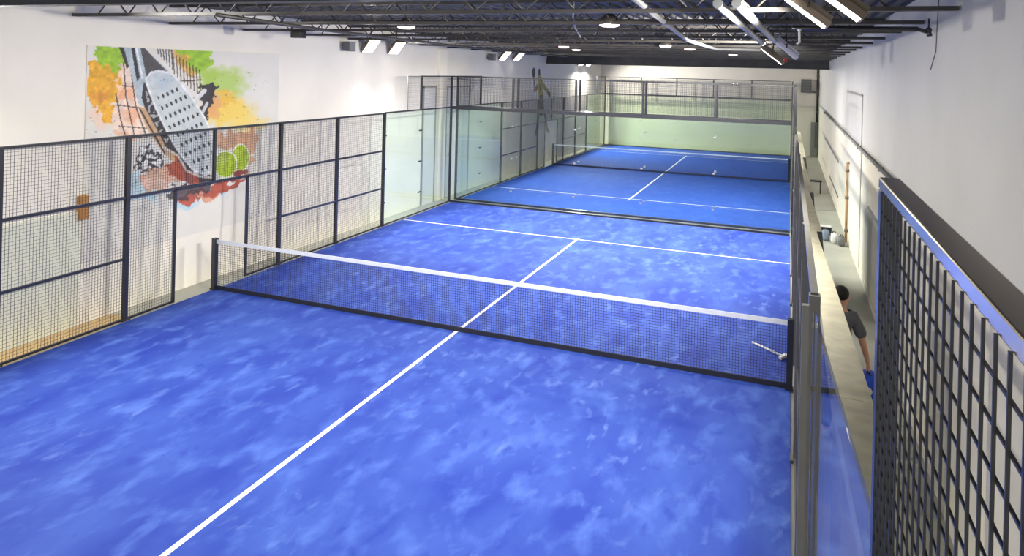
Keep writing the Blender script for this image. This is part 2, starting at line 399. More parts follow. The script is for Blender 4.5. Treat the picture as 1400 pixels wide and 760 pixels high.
# ------------------------------------------------------------------ corridor partition, gates
def seg(poly, label, z=2.5):
    cx = sum(p[0] for p in poly)/len(poly); ya, yb = min(p[1] for p in poly), max(p[1] for p in poly)
    t = thing('ledge', label, 'ledge', (cx, ya, 0), 'beige corridor ledge sections')
    g = MB(); g.prism(poly, z-.10, z); g.build('plank', M['beige'], t)
    for y in (ya+.12, yb-.12):
        bx(5.165 if ya > -7 else 5.30, 5.215 if ya > -7 else 5.34, y-.03, y+.03, -.02, z-.10).build('post', M['beige'], t)
seg([(5.26, -10.4), (5.42, -10.4), (5.35, -6.14), (5.15, -6.14)], 'beige ledge section nearest the camera, cut off by the mesh frame')
seg([(5.15, -6.135), (5.35, -6.135), (5.305, -4.5), (5.245, -2.6), (5.215, -1.66), (5.15, -1.66)], 'beige ledge section hiding the left half of the person')
seg([(5.15, -1.655), (5.275, -1.655), (5.24, 0), (5.215, 1.24), (5.15, 1.24)], 'beige ledge section with a dark wedge at each end, just beyond the person')
seg([(5.15, 1.245), (5.27, 1.245), (5.23, 3.7), (5.205, 6.25), (5.15, 6.25)], 'beige ledge section past the second dark gate along the corridor')
seg([(5.15, 6.255), (5.26, 6.255), (5.25, 14), (5.15, 14)], 'farthest beige ledge section, running out beside the farther court')
for (xa, xb, y, xt, yt, lab) in ((5.222, 5.275, -1.66, 5.252, -2.6, 'dark narrow gate leaf beside the beige ledge, closest one to the person'),
                                 (5.222, 5.272, 1.24, 5.245, -.05, 'dark narrow gate leaf beside the beige ledge, second from the person'),
                                 (5.214, 5.262, 6.25, 5.238, 3.72, 'dark narrow gate leaf beside the beige ledge, the farthest of the three')):
    g = MB(); g.prism([(xt, yt), (xb, y-.006), (xa, y-.006)], .0, 2.498); o = g.build('gate_leaf', M['dark'], None, (xa, y, 0)); tag(o, lab, 'gate', 'dark gate leaves along the ledge')

# ------------------------------------------------------------------ ceiling steel
def joist(y, label):
    t = thing('ceiling_joist', label, 'joist', (0, y, 4.9), 'black open-web ceiling joists')
    x0, x1 = WL+.02, WR-.02
    g = MB(); g.box(x0, x1, y-.045, y-.008, 4.90, 4.945); g.box(x0, x1, y+.008, y+.045, 4.90, 4.945); g.build('bottom_chord', M['joist'], t)
    g = MB(); g.box(x0, x1, y-.045, y-.008, 5.21, 5.255); g.box(x0, x1, y+.008, y+.045, 5.21, 5.255); g.build('top_chord', M['joist'], t)
    g = MB(); x = x0+.5; up = False; zz = (4.915, 5.24); pts = []
    while x < x1-.3: pts.append((x, y, zz[up])); up = not up; x += .32
    for a, b in zip(pts, pts[1:]): g.tube([a, b], .012, 5)
    g.build('web', M['joist'], t); return t
ORD = ['nearest', 'second nearest', 'third', 'fourth', 'fifth', 'sixth', 'seventh', 'eighth', 'ninth', 'tenth', 'eleventh', 'twelfth', 'thirteenth', 'fourteenth', 'fifteenth', 'sixteenth', 'seventeenth', 'eighteenth']
ys = [-2.5+1.87*k for k in range(18)]
j0 = joist(ys[0], 'black open-web ceiling joist, the nearest one, its chord running above the mural')
for k in range(1, 18):
    if abs(ys[k]-20.85) < .5: ys[k] += .6
    if k == 5: ys[k] = 7.22
    if k == 16: ys[k] = 27.0
    dup(j0, (0, ys[k], 4.9), 'black open-web ceiling joist spanning the hall, %s in order from the camera' % ORD[k])
g = bx(WL+.02, 5.8, -4.47, -4.28, 4.875, 5.262)
tag(g.build('ceiling_beam', M['beam'], None, (0, -4.37, 4.875)), 'slate solid beam along the very top of the view, nearest the camera', 'beam')
g = MB(); g.box(WL+.02, WR-.02, 20.75, 20.95, 4.56, 4.60); g.box(WL+.02, WR-.02, 20.84, 20.86, 4.60, 5.22); g.box(WL+.02, WR-.02, 20.75, 20.95, 5.22, 5.262); g.box(WL+.02, WR-.02, 20.80, 20.90, 4.60, 4.78)
tag(g.build('ceiling_girder', M['deck'], None, (0, 20.85, 4.56)), 'deep black girder crossing the hall above the far court net', 'girder')

# pipes and cables under the deck
def pipe(name, pts, r, mt, label, cat='pipe', ends=None):
    t = thing(name, label, cat, pts[0])
    g = MB(); g.tube(pts, r, 8); g.build('tube', M[mt], t)
    return t
def hang(t, pts, mt='galv'):
    for p in pts:
        g = MB(); g.tube([p, (p[0], p[1], 5.262)], .008, 5); g.build('hanger', M[mt], t)
t = pipe('conduit_pipe', [(3.44, -3.9, 5.0), (3.12, 3.04, 4.86), (3.22, 7.4, 4.86), (4.22, 7.6, 4.86)], .035, 'galv', 'pale bent conduit slanting across the black ceiling to the floodlight', 'conduit'); hang(t, [(3.12, 3.04, 4.86), (3.22, 7.4, 4.86)])
t = pipe('conduit_pipe', [(4.29, -3.9, 4.86), (4.42, 5.2, 4.86)], .045, 'galv', 'straight steel duct pipe under the ceiling, the one nearer the court centre', 'conduit'); hang(t, [(4.36, 0, 4.86), (4.42, 5.0, 4.86)])
t = pipe('conduit_pipe', [(4.45, -3.9, 4.86), (4.69, 5.2, 4.86)], .045, 'galv', 'straight steel duct pipe under the ceiling, the one nearer the corridor', 'conduit'); hang(t, [(4.553, 0, 4.86), (4.685, 5.0, 4.86)])
t = pipe('sprinkler_pipe', [(-2.26, -2.97, 4.87), (-2.97, .29, 4.87), (-3.99, 8.76, 4.87), (-4.0, 19, 4.87)], .03, 'joist', 'black sprinkler main running lengthwise under the joists near the mural wall'); hang(t, [(-2.97, .29, 4.87), (-3.5, 4.5, 4.87)], 'joist')
t = pipe('sprinkler_pipe', [(4.9, -1.36, 4.80), (6.22, -1.30, 4.80)], .03, 'steel', 'short black branch pipe ending in a sprinkler head beside the right wall')
g = MB(); g.tube([(6.22, -1.30, 4.80), (6.31, -1.28, 4.77)], .022, 8); g.ball((6.33, -1.28, 4.79), .035); g.tube([(6.33, -1.28, 4.79), (6.33, -1.28, 4.92)], .010, 6); g.tube([(6.33, -1.28, 4.79), (6.34, -1.28, 4.72)], [.022, .03], 8); g.build('sprinkler_head', M['steel'], t)
hang(t, [(5.0, -1.36, 4.80)], 'joist')
g = MB(); g.tube([(2.08, -.86, 5.2), (2.02, -.7, 5.0), (1.7, .5, 4.93), (1.2, 2.6, 4.88)], .012, 6)
tag(g.build('hanging_cable', M['galv'], None, (2.08, -.86, 5.2)), 'thin pale cable drooping from the deck above the net centre', 'cable')
g = MB(); g.tube([(6.38, -1.55, 5.25), (6.375, -1.5, 4.8), (6.378, -1.45, 4.55), (6.37, -1.2, 4.35)], .006, 5)
tag(g.build('hanging_wire', M['greyd'], None, (6.38, -1.55, 5.25)), 'thin loose wire dangling on the right wall below the joist ends', 'wire')
g = MB(); g.tube([(4.98, -2.15, 4.74), (4.985, -2.12, 4.60)], .012, 6); g.tube([(4.96, -2.14, 4.735), (5.0, -2.14, 4.735)], .012, 6); g.tube([(4.985, -2.12, 4.60), (4.955, -2.12, 4.585)], .010, 6)
pull = g

# ------------------------------------------------------------------ floodlights
def flood(loc, rz, a, label, group, lit=True, length=.30, cross=.46, extra=None):
    t = thing('floodlight', label, 'floodlight', loc, group); t.rotation_euler = (0, 0, rz)
    rot = Matrix.Rotation(a, 3, 'Y')
    def place(b): b.v = [tuple(rot @ Vector(v)+Vector(loc)) for v in b.v]; return b
    b = MB(); b.box(-.07, -.008, -length/2-.02, length/2+.02, -cross/2-.02, cross/2+.02)
    for i in range(8):
        y = -length/2+length*(i+.5)/8; b.box(-.12, -.07, y-.006, y+.006, -cross/2, cross/2)
    place(b).build('housing', M['lav'] if not lit else M['brown'], t)
    b = MB(); b.box(-.008, .004, -length/2, length/2, -cross/2, cross/2); place(b).build('lens', M['lens'] if lit else M['white'], t)
    b = MB(); s = length/2+.03
    for sg in (-1, 1):
        p = Vector((-.05, sg*s, 0)); q = rot @ p+Vector(loc)
        b.tube([tuple(q), (q.x, q.y, loc[2]+.10)], .012, 6)
    q = rot @ Vector((-.05, 0, 0))+Vector(loc)
    b.box(q.x-.02, q.x+.02, q.y-s-.012, q.y+s+.012, loc[2]+.09, loc[2]+.115); b.tube([(q.x, q.y, loc[2]+.11), (q.x, q.y, 5.30)], .014, 6)
    b.build('bracket', M['joist'], t)
    return t
def lamp(loc, direction, power, sx=.3, sy=.46, col=(1, .965, .90), spread=140):
    ld = bpy.data.lights.new('flood_beam', 'AREA'); ld.shape = 'RECTANGLE'; ld.size = sx; ld.size_y = sy; ld.energy = power; ld.color = col; ld.spread = math.radians(spread)
    o = bpy.data.objects.new('flood_beam', ld); COL.objects.link(o); d = Vector(direction).normalized(); o.location = Vector(loc)+d*.012
    o.rotation_euler = d.to_track_quat('-Z', 'Y').to_euler(); return o
AL, AR = math.radians(48), math.radians(52)
PL, PR = 270, 470
LL = [(-5.3, 5.59, 4.755), (-5.3, 6.9, 4.755), (-5.3, 15.0, 4.76), (-5.3, 16.5, 4.77), (-5.3, 26.0, 4.71), (-5.3, 27.5, 4.715)]
lab = ['lit floodlight above the wall past the mural, nearer one of its pair', 'lit floodlight above the wall past the mural, farther one of its pair',
       'lit floodlight above the first double posts, nearer one of the middle pair', 'lit floodlight just before the jumping player mural, farther one of the middle pair',
       'small distant lit floodlight by the far corner, nearer of the last pair', 'small distant lit floodlight by the far corner, farther of the last pair']
f0 = flood(LL[0], math.radians(-22), AL, lab[0], 'floodlights along the mural wall')
for l, s in zip(LL[1:], lab[1:]): dup(f0, l, s)
A2 = math.radians(36)
dl = (math.cos(A2), 0, -math.sin(A2)); dr = (-math.cos(math.radians(24)), 0, -math.sin(math.radians(24)))
for k, l in enumerate(LL): lamp(l, dl, PL*(1, 1, 1.0, 1.0, 3.2, 3.2)[k], spread=140 if k < 4 else 172)
RR = [(5.013, -2.94, 4.85), (5.233, -3.87, 4.85), (4.56, 3.9, 4.60), (4.80, 2.9, 4.69)]
r0 = flood(RR[0], PI, AR, 'bright long floodlight near the top edge with a pull cord hanging below', 'floodlights along the corridor side')
f2 = dup(r0, RR[1], 'bright floodlight at the top edge, the one nearer the corridor wall')
f3 = dup(r0, RR[2], 'lit floodlight tilted beside a white backed one above the corridor fence')
f4 = flood(RR[3], PI, math.radians(48), 'white backed unlit floodlight with rounded end beside the lit tilted one', 'floodlights along the corridor side', lit=False)
g = MB(); g.tube([(RR[3][0]+.02, 2.72, 4.55), (RR[3][0]+.02, 2.74, 4.49)], .035, 8); g.build('red_cap', M['red'], None)
o = bpy.data.objects['red_cap']; o.parent = f4; o.matrix_parent_inverse = (Matrix.Translation(RR[3]) @ Matrix.Rotation(PI, 4, 'Z')).inverted()
tag(pull.build('pull_cord', M['white'], None, (4.98, -2.15, 4.74)), 'short white pull cord hanging under the bright long floodlight', 'cord')
for l in RR[:2]: lamp(l, dr, PR, spread=150)
lamp(RR[2], (dr[0], .42, dr[2]), PR*2.0, spread=165)
# wall row continues out of view; central lamp behind camera is added fill
lamp((-5.3, -4.2, 4.76), dl, PL); lamp((0, -11.8, 4.9), (0, .6, -.8), 140)

# round high-bay lamps
def pendant(loc, label):
    t = thing('pendant_lamp', label, 'lamp', loc, 'small round high-bay lamps')
    x, y, z = loc
    g = MB(); g.tube([(x, y, z+.01), (x, y, z+.05), (x, y, z+.16)], [.16, .15, .05], 14); g.tube([(x, y, z+.15), (x, y, 5.262)], .012, 6); g.build('shade', M['joist'], t)
    g = MB(); g.tube([(x, y, z+.012), (x, y, z-.012), (x, y, z-.03)], [.145, .14, .09], 14); g.build('bulb', M['pink'], t); return t
pl = [((2.51, -.54, 4.9), 'small round lamp glowing pink under the deck, largest and nearest'), ((-.89, 8.3, 4.9), 'small round pink lamp under the deck above the first dividing wall posts'),
      ((2.08, 7.01, 4.9), 'small round pink lamp under the deck, left one of the close two'), ((2.42, 8.84, 4.9), 'small round pink lamp under the deck, right one of the close two'),
      ((3.16, 13.81, 4.9), 'tiny distant pale lamp under the deck above the farther court'), ((-1.22, 10.68, 4.9), 'tiny faint lamp under the deck past the dividing wall'),
      ((-1.07, 0.0, 4.9), 'flat pink lamp among the joists above the floodlight pair')]
for l, _s in pl: lamp((l[0], l[1], l[2]-.05), (0, 0, -1), 60 if l[1] < 5 else 230, .25, .25, (1, .95, .92), 175)
p0 = pendant(*pl[0])
for l, s in pl[1:]: dup(p0, l, s)

# ------------------------------------------------------------------ wall fittings
def speaker(y, z, label):
    t = thing('wall_speaker', label, 'speaker', (WL, y, z), 'wall speakers')
    g = bx(WL+.10, WL+.28, y-.15, y+.15, z-.12, z+.12); g.build('cabinet', M['greyd'], t, bevel=.01)
    g = bx(WL+.03, WL+.12, y-.03, y+.03, z-.04, z+.04); g.box(WL, WL+.03, y-.06, y+.06, z-.07, z+.07); g.build('bracket', M['frame'], t)
    g = bx(WL+.28, WL+.288, y-.13, y+.13, z-.10, z+.10); g.build('grille', M['grey'], t); return t
s0 = speaker(4.75, 4.72, 'small grey speaker high on the wall just after the mural')
dup(s0, (WL, 13.95, 4.69), 'small grey speaker high on the wall beyond the doors')
t = thing('wall_box', 'amber brown box on the wall at the mural edge', 'box', (WL, -2.30, 1.87))
g = bx(WL+.02, WL+.10, -2.37, -2.23, 1.68, 2.06); g.build('case', M['amber'], t, bevel=.008)
g = bx(WL+.10, WL+.112, -2.355, -2.245, 1.70, 2.04); g.build('lid', M['amber'], t)
t = thing('junction_box', 'small black junction box among the joists above the speaker', 'box', (-4.2, 1.24, 4.78))
g = bx(-4.35, -4.10, 1.15, 1.33, 4.76, 4.90); g.build('case', M['steel'], t, bevel=.01)
g = bx(-4.33, -4.12, 1.142, 1.15, 4.78, 4.88); g.build('lid', M['joist'], t)
t = thing('wall_conduit', 'grey conduit running along the right wall above the corridor', 'conduit', (WR, 2, 2.72))
g = MB(); g.tube([(WR-.05, 1.5, 2.72), (WR-.05, 24, 2.72)], .035, 8); g.build('tube', M['grey'], t)
for y in (3, 7, 11, 15, 19, 23):
    g = bx(WR-.09, WR, y-.02, y+.02, 2.68, 2.76); g.build('clamp', M['frame'], t)
t = thing('standpipe', 'rusty tan standpipe with dark clamps on the right wall', 'pipe', (WR-.05, 9.9, 0))
g = MB(); g.tube([(WR-.06, 9.9, 0), (WR-.06, 9.9, 2.05)], .032, 8); g.tube([(WR-.06, 9.9, 2.03), (WR, 9.9, 2.06)], .03, 8); g.build('tube', M['copper'], t)
for z in (.3, 1.15, 1.85):
    g = MB(); g.tube([(WR-.06, 9.9, z-.035), (WR-.06, 9.9, z+.035)], .05, 8); g.box(WR-.06, WR, 9.88, 9.92, z-.02, z+.02); g.build('clamp', M['brown'], t)
t = thing('vent_box', 'grey louvred vent box high on the end wall by the corner', 'vent', (5.75, WB, 3.77))
g = bx(5.48, 6.00, WB-.20, WB, 3.40, 4.12); g.build('case', M['greyd'], t, bevel=.01)
g = MB()
for k in range(9): g.box(5.52, 5.96, WB-.215, WB-.20, 3.45+k*.075, 3.49+k*.075)
g.build('louvre', M['grey'], t)
t = thing('electrical_cabinet', 'tall grey electrical cabinet on the end wall at the corridor end', 'cabinet', (6.2, WB, 1.0))
g = bx(6.02, 6.37, WB-.28, WB-.004, -.02, 1.82); g.build('case', M['grey'], t, bevel=.01)
g = bx(6.05, 6.195, WB-.295, WB-.28, .48, 1.79); g.build('door', M['grey'], t); g = bx(6.205, 6.34, WB-.295, WB-.28, .48, 1.79); g.build('door', M['greyd'], t)
t = thing('downpipe', 'black vertical pipe in the corner above the electrical cabinet', 'pipe', (6.33, WB-.08, 1.9))
g = MB(); g.tube([(6.31, WB-.10, 1.825), (6.31, WB-.10, 4.9)], .055, 8); g.build('tube', M['steel'], t)
for z in (2.4, 3.3, 4.3):
    g = MB(); g.tube([(6.31, WB-.10, z-.04), (6.31, WB-.10, z+.04)], .075, 8); g.box(6.29, 6.33, WB-.1, WB-.004, z-.02, z+.02); g.build('clamp', M['greyd'], t)
g = MB(); g.tube([(6.02, WB-.07, 3.45), (6.28, WB-.07, 3.42)], .03, 8); g.build('branch', M['greyd'], t)

# ------------------------------------------------------------------ corridor items
t = thing('bench', 'low black bench across the far part of the corridor', 'bench', (5.82, 18.1, 0))
bx(5.56, 6.08, 17.95, 18.25, .40, .46).build('seat', M['steel'], t, bevel=.01)
for x in (5.60, 6.02):
    for y in (17.98, 18.19): bx(x, x+.03, y, y+.03, -.02, .40).build('leg', M['steel'], t)
t = thing('bench', 'low white topped bench with a black front standing beside the grey bags in the corridor', 'bench', (5.84, 10.75, 0))
bx(5.64, 6.04, 10.62, 10.92, .17, .21).build('seat', M['white'], t, bevel=.008)
bx(5.64, 6.04, 10.58, 10.62, .06, .205).build('apron', M['dark'], t)
for x in (5.66, 5.99):
    for y in (10.66, 10.87): bx(x, x+.03, y, y+.03, -.02, .17).build('leg', M['steel'], t)
def bagm(c, r, mt, label, cat='bag', mh='dark'):
    t = thing('sports_bag', label, cat, (c[0], c[1], 0))
    g = MB(); g.ball(c, r, sq=.55); g.build('body', M[mt], t)
    g = MB(); g.tube([(c[0]-r[0]*.5, c[1], c[2]+r[2]*.9), (c[0]-r[0]*.3, c[1], c[2]+r[2]*1.35), (c[0]+r[0]*.3, c[1], c[2]+r[2]*1.35), (c[0]+r[0]*.5, c[1], c[2]+r[2]*.9)], .014, 6); g.build('handle', M[mh], t)
bagm((5.87, 9.98, .12), (.095, .15, .14), 'bagg', 'blue grey sports bag on the corridor floor closest to the low white bench')
bagm((6.05, 9.72, .11), (.075, .13, .13), 'white', 'white sports bag on the corridor floor between two grey ones')
bagm((6.215, 9.50, .10), (.08, .15, .12), 'greyd', 'dark grey sports bag on the corridor floor nearest the standpipe')

# ------------------------------------------------------------------ person
def skin(name, verts, edges, radii, mt, parent, loc, root=0, sub=2):
    me = bpy.data.meshes.new(name); me.from_pydata(verts, edges, []); o = bpy.data.objects.new(name, me); COL.objects.link(o)
    o.modifiers.new('s', 'SKIN'); 
    for i, r in enumerate(radii):
        sv = me.skin_vertices[0].data[i]; rr = r if isinstance(r, tuple) else (r, r); sv.radius = rr; sv.use_root = (i == root)
    sm = o.modifiers.new('sub', 'SUBSURF'); sm.levels = sub; sm.render_levels = sub
    bpy.context.view_layer.update(); dg = bpy.context.evaluated_depsgraph_get()
    nm = bpy.data.meshes.new_from_object(o.evaluated_get(dg)); nm.name = name
    for p in nm.polygons: p.use_smooth = True
    nm.materials.clear(); nm.materials.append(mt); bpy.data.objects.remove(o)
    q = bpy.data.objects.new(name, nm); COL.objects.link(q); q.parent = parent; return q
MANX, MANY = 5.50, -1.10
man = thing('person', 'person in a grey t-shirt standing in the corridor behind the beige ledge holding a bag', 'person', (MANX, MANY, -.02))
man.rotation_euler = (0, 0, 0)
V = [(0, 0, .98), (0, .01, 1.12), (0, .0, 1.30), (.005, -.01, 1.43), (.015, .0, 1.52), (.02, .015, 1.60), (.022, .03, 1.69), (.022, .02, 1.755)]
E_ = [(0, 1), (1, 2), (2, 3), (3, 4), (4, 5), (5, 6), (6, 7)]
Rr = [(.115, .085), (.115, .085), (.145, .10), (.11, .08), .052, (.068, .085), (.076, .096), (.055, .07)]
def chain(pts, rad, start):
    p = start
    for q, r in zip(pts, rad):
        V.append(q); Rr.append(r); E_.append((p, len(V)-1)); p = len(V)-1
    return p
chain([(.022, .125, 1.655)], [.012], 6)                                                                    # nose
for s in (-1, 1): chain([(.022+s*.083, .015, 1.665)], [.014], 6)                                          # ears
hR = chain([(.155, -.01, 1.435), (.225, .0, 1.30), (.262, .0, 1.17), (.30, .03, 1.03), (.325, .05, .93), (.332, .06, .875)], [.058, .05, .042, .038, .027, (.036, .02)], 3)
for k, dx in enumerate((-.0, .0, .0, .0)):
    yy = .035+k*.018; ln = (.06, .07, .065, .052)[k]
    chain([(.338, yy, .845), (.332, yy, .845-ln*.6), (.312, yy, .845-ln*.55)], [.0095, .009, .008], hR)
chain([(.315, .03, .86), (.302, .022, .83)], [.010, .009], hR)
hL = chain([(-.13, .0, 1.435), (-.145, .03, 1.30), (-.15, .05, 1.17), (-.145, .10, 1.03), (-.14, .13, .93), (-.14, .14, .875)], [.058, .05, .042, .038, .027, (.036, .02)], 3)
for k in range(4):
    yy = .115+k*.018; ln = (.06, .07, .065, .052)[k]
    chain([(-.145, yy, .845), (-.143, yy+.004, .845-ln*.55), (-.132, yy+.01, .845-ln)], [.0095, .009, .008], hL)
chain([(-.125, .11, .86), (-.115, .112, .825)], [.010, .009], hL)
for s in (-1, 1):
    chain([(s*.09, 0, .88), (s*.10, .015, .52), (s*.105, -.01, .12), (s*.105, .0, .06), (s*.11, .12, .04)], [.085, .058, .042, .04, .032], 0)
body = skin('body', V, E_, Rr, M['skin'], man, None)
skin('shirt', [(0, 0, .88), (0, .005, 1.12), (0, 0, 1.30), (.005, -.01, 1.42), (.014, 0, 1.50), (.155, -.01, 1.435), (.228, 0, 1.30), (.256, 0, 1.205), (-.13, .0, 1.435), (-.147, .03, 1.30), (-.152, .045, 1.205)],
     [(0, 1), (1, 2), (2, 3), (3, 4), (3, 5), (5, 6), (6, 7), (3, 8), (8, 9), (9, 10)], [(.172, .13), (.16, .12), (.165, .12), (.14, .105), (.072, .068), .088, .076, .070, .088, .076, .070], M['shirt'], man, None)
skin('trousers', [(0, 0, 1.04), (0, 0, .93), (.092, 0, .84), (.103, .012, .52), (.108, -.008, .10), (-.092, 0, .84), (-.103, .012, .52), (-.108, -.008, .10)],
     [(0, 1), (1, 2), (2, 3), (3, 4), (1, 5), (5, 6), (6, 7)], [(.155, .115), (.155, .118), .10, .076, .062, .10, .076, .062], M['trousers'], man, None)
g = MB(); g.ball((.022, .012, 1.70), (.088, .108, .092), nu=20, nv=12)
for i, v in enumerate(g.v):
    if v[1] > .05 and v[2] < 1.72: g.v[i] = (v[0], .05+(v[1]-.05)*.2, max(v[2], 1.66))
    elif v[2] < 1.635: g.v[i] = (v[0]*.8+.005, v[1]*.85, 1.635-(1.635-v[2])*.4)
o = bpy.data.objects.new('hair', g.mesh('hair', M['hair'])); COL.objects.link(o); o.parent = man
for s in (-1, 1):
    g = MB(); g.ball((s*.108, .06, .045), (.05, .145, .05), sq=.7)
    for i, v in enumerate(g.v): g.v[i] = (v[0], v[1], max(v[2], .0))
    o = bpy.data.objects.new('shoe', g.mesh('shoe', M['shoe'])); COL.objects.link(o); o.parent = man
t = thing('carry_bag', 'bright blue carry bag hanging from the hand of the person in the corridor', 'bag', (MANX+.345, MANY+.06, .45))
bxm, bym = MANX+.345, MANY+.06
g = MB(); g.ball((bxm, bym, .61), (.085, .17, .17), sq=.45); g.build('body', M['bag'], t)
for s in (-1, 1):
    g = MB(); g.tube([(bxm+s*.03, bym-.09, .76), (bxm-.022+s*.006, bym-.04, .80), (bxm-.022+s*.004, bym+.03, .80), (bxm+s*.03, bym+.08, .76)], .007, 6); g.build('handle', M['dark'], t)
g = MB(); g.ball((bxm-.03, bym-.17, .62), (.05, .02, .05)); g.build('white_pouch', M['white'], t)

# ------------------------------------------------------------------ murals
def vnoise(x, y, seed):
    def h(i, j): v = np.sin(i*127.1+j*311.7+seed*74.7)*43758.5453; return v-np.floor(v)
    i, j = np.floor(x), np.floor(y); f, g_ = x-i, y-j; f = f*f*(3-2*f); g_ = g_*g_*(3-2*g_)
    return (h(i, j)*(1-f)+h(i+1, j)*f)*(1-g_)+(h(i, j+1)*(1-f)+h(i+1, j+1)*f)*g_
def fbm(x, y, seed, o=4):
    s = 0; a = .5
    for k in range(o): s = s+a*vnoise(x*2**k, y*2**k, seed+k*3); a *= .5
    return s/(1-.5**o)
def inpoly(a, b, P):
    r = np.zeros(a.shape, bool); n = len(P); j = n-1
    for i in range(n):
        xi, yi = P[i]; xj, yj = P[j]
        c = ((yi > b) != (yj > b)) & (a < (xj-xi)*(b-yi)/((yj-yi) or 1e-9)+xi); r ^= c; j = i
    return r
def dline(a, b, pts):
    d = np.full(a.shape, 1e9)
    for (x0, y0), (x1, y1) in zip(pts, pts[1:]):
        dx, dy = x1-x0, y1-y0; t = np.clip(((a-x0)*dx+(b-y0)*dy)/(dx*dx+dy*dy+1e-9), 0, 1)
        d = np.minimum(d, np.hypot(a-x0-t*dx, b-y0-t*dy))
    return d
def project(x, y, z):
    d = np.stack([x-CAM.x, y-CAM.y, z-CAM.z]); f = lambda v: d[0]*v.x+d[1]*v.y+d[2]*v.z
    w = f(_F); return PX+FPX*f(_R2)/w, PY-FPX*f(_U2)/w
# sketch units of the painting: 0..892 across, downwards from its top edge, as drawn on the canvas
def art(a0, b0):
    C = np.empty(a0.shape+(3,)); C[:] = (226, 222, 212)
    C *= (1-.05*fbm(a0/60, b0/60, 5)[..., None])
    w1 = (fbm(a0/26, b0/26, 1)-.5)*70; w2 = (fbm(a0/26, b0/26, 9)-.5)*70
    a, b = a0+w1, b0+w2
    tex = fbm(a0/18, b0/18, 21)
    def put(mask, col, alpha=1.0, v=.25):
        c = np.array(col)*(1+v*(tex-.5))[..., None]; al = (np.where(mask, alpha, 0.0))[..., None]
        C[:] = C*(1-al)+c*al
    def blob(P, col, alpha=.95, v=.35): put(inpoly(a, b, P), col, alpha, v)
    def soft(cx, cy, rx, ry, col, al):
        d = ((a-cx)/rx)**2+((b-cy)/ry)**2; m = np.clip(1.25-d, 0, 1)*al; C[:] = C*(1-m[..., None])+np.array(col)*m[..., None]
    soft(110, 340, 80, 70, (236, 196, 168), .6)
    blob([(36, 95), (110, 80), (190, 140), (192, 240), (150, 300), (158, 380), (115, 355), (85, 310), (36, 265)], (226, 166, 52))
    blob([(60, 20), (200, 20), (205, 115), (150, 150), (100, 110), (50, 60)], (150, 190, 56))
    soft(90, 250, 40, 30, (206, 130, 70), .5)
    # brick sketch
    blob([(178, 110), (240, 110), (300, 440), (170, 440), (158, 240)], (236, 206, 186), .8)
    soft(200, 245, 40, 35, (230, 150, 100), .6); soft(225, 340, 45, 40, (232, 160, 120), .6); soft(210, 430, 60, 14, (220, 160, 120), .6)
    for L in ([(195, 100), (205, 250), (245, 440)], [(230, 150), (250, 300), (300, 440)], [(160, 240), (180, 350), (205, 440)]): put(dline(a0, b0, L) < 3, (60, 52, 50), .85)
    for L in ([(190, 205), (240, 210)], [(165, 292), (265, 305)], [(175, 388), (300, 398)], [(160, 440), (300, 440)]): put(dline(a0, b0, L) < 2.6, (70, 60, 56), .8)
    put(inpoly(a0, b0, [(172, 25), (200, 25), (228, 110), (210, 130), (195, 90)]), (52, 50, 52), .9)
    # colours behind the racket on the other side
    blob([(425, 20), (580, 20), (592, 130), (520, 160), (455, 115)], (150, 190, 56))
    blob([(400, 25), (440, 30), (520, 150), (480, 165), (430, 110)], (222, 168, 84), .75)
    soft(650, 190, 120, 80, (172, 200, 96), .85); soft(570, 170, 50, 50, (160, 194, 70), .7)
    soft(660, 320, 130, 80, (238, 204, 92), .9); soft(760, 370, 90, 40, (238, 208, 110), .8); soft(600, 300, 40, 60, (222, 160, 110), .8); soft(660, 260, 40, 40, (232, 180, 70), .8)
    blob([(600, 420), (800, 400), (800, 500), (760, 560), (680, 480), (600, 500)], (206, 146, 104), .75)
    # fence-like strokes
    for k in range(6): put(dline(a0, b0, [(345+k*13, 20), (352+k*13, 60+k*14)]) < 3.0, (66, 62, 64), .8)
    for k in range(9): put(dline(a0, b0, [(418+k*15, 60+k*9), (424+k*15, 150+k*13)]) < 2.8, (80, 66, 52), .75)
    put(dline(a0, b0, [(450, 185), (545, 180)]) < 3, (70, 60, 52), .8)
    blob([(528, 225), (560, 205), (615, 208), (590, 300), (578, 365), (548, 330)], (58, 54, 58), .95)
    put(dline(a0, b0, [(535, 255), (560, 228)]) < 10, (220, 220, 220), .9); put(dline(a0, b0, [(555, 320), (572, 285)]) < 7, (216, 216, 216), .9)
    # rock sketch, ground and water colours
    put(inpoly(a, b, [(255, 480), (340, 470), (380, 570), (270, 600)]), (222, 222, 220), .9)
    for (cx, cy, r) in ((285, 510, 24), (325, 520, 22), (300, 555, 26), (345, 555, 22), (270, 565, 18), (335, 590, 18)): put(abs(np.hypot(a-cx, b-cy)-r) < 5, (50, 48, 52), .85)
    blob([(215, 600), (340, 590), (335, 730), (215, 720)], (176, 206, 216), .8); soft(470, 745, 60, 22, (176, 206, 214), .9); soft(620, 700, 60, 16, (180, 206, 214), .7)
    blob([(258, 612), (390, 555), (470, 640), (300, 680)], (216, 168, 140), .85); soft(350, 640, 60, 20, (232, 206, 190), .6)
    blob([(420, 740), (470, 690), (600, 655), (755, 612), (735, 655), (640, 700), (520, 735)], (176, 84, 64), .95); soft(560, 712, 60, 14, (226, 178, 150), .8)
    blob([(380, 700), (470, 650), (600, 640), (560, 690), (430, 730)], (74, 64, 68), .85)
    # racket throat
    put(inpoly(a0, b0, [(192, 20), (270, 20), (400, 140), (330, 150), (300, 175), (285, 300), (262, 290), (225, 140)]), (176, 188, 192))
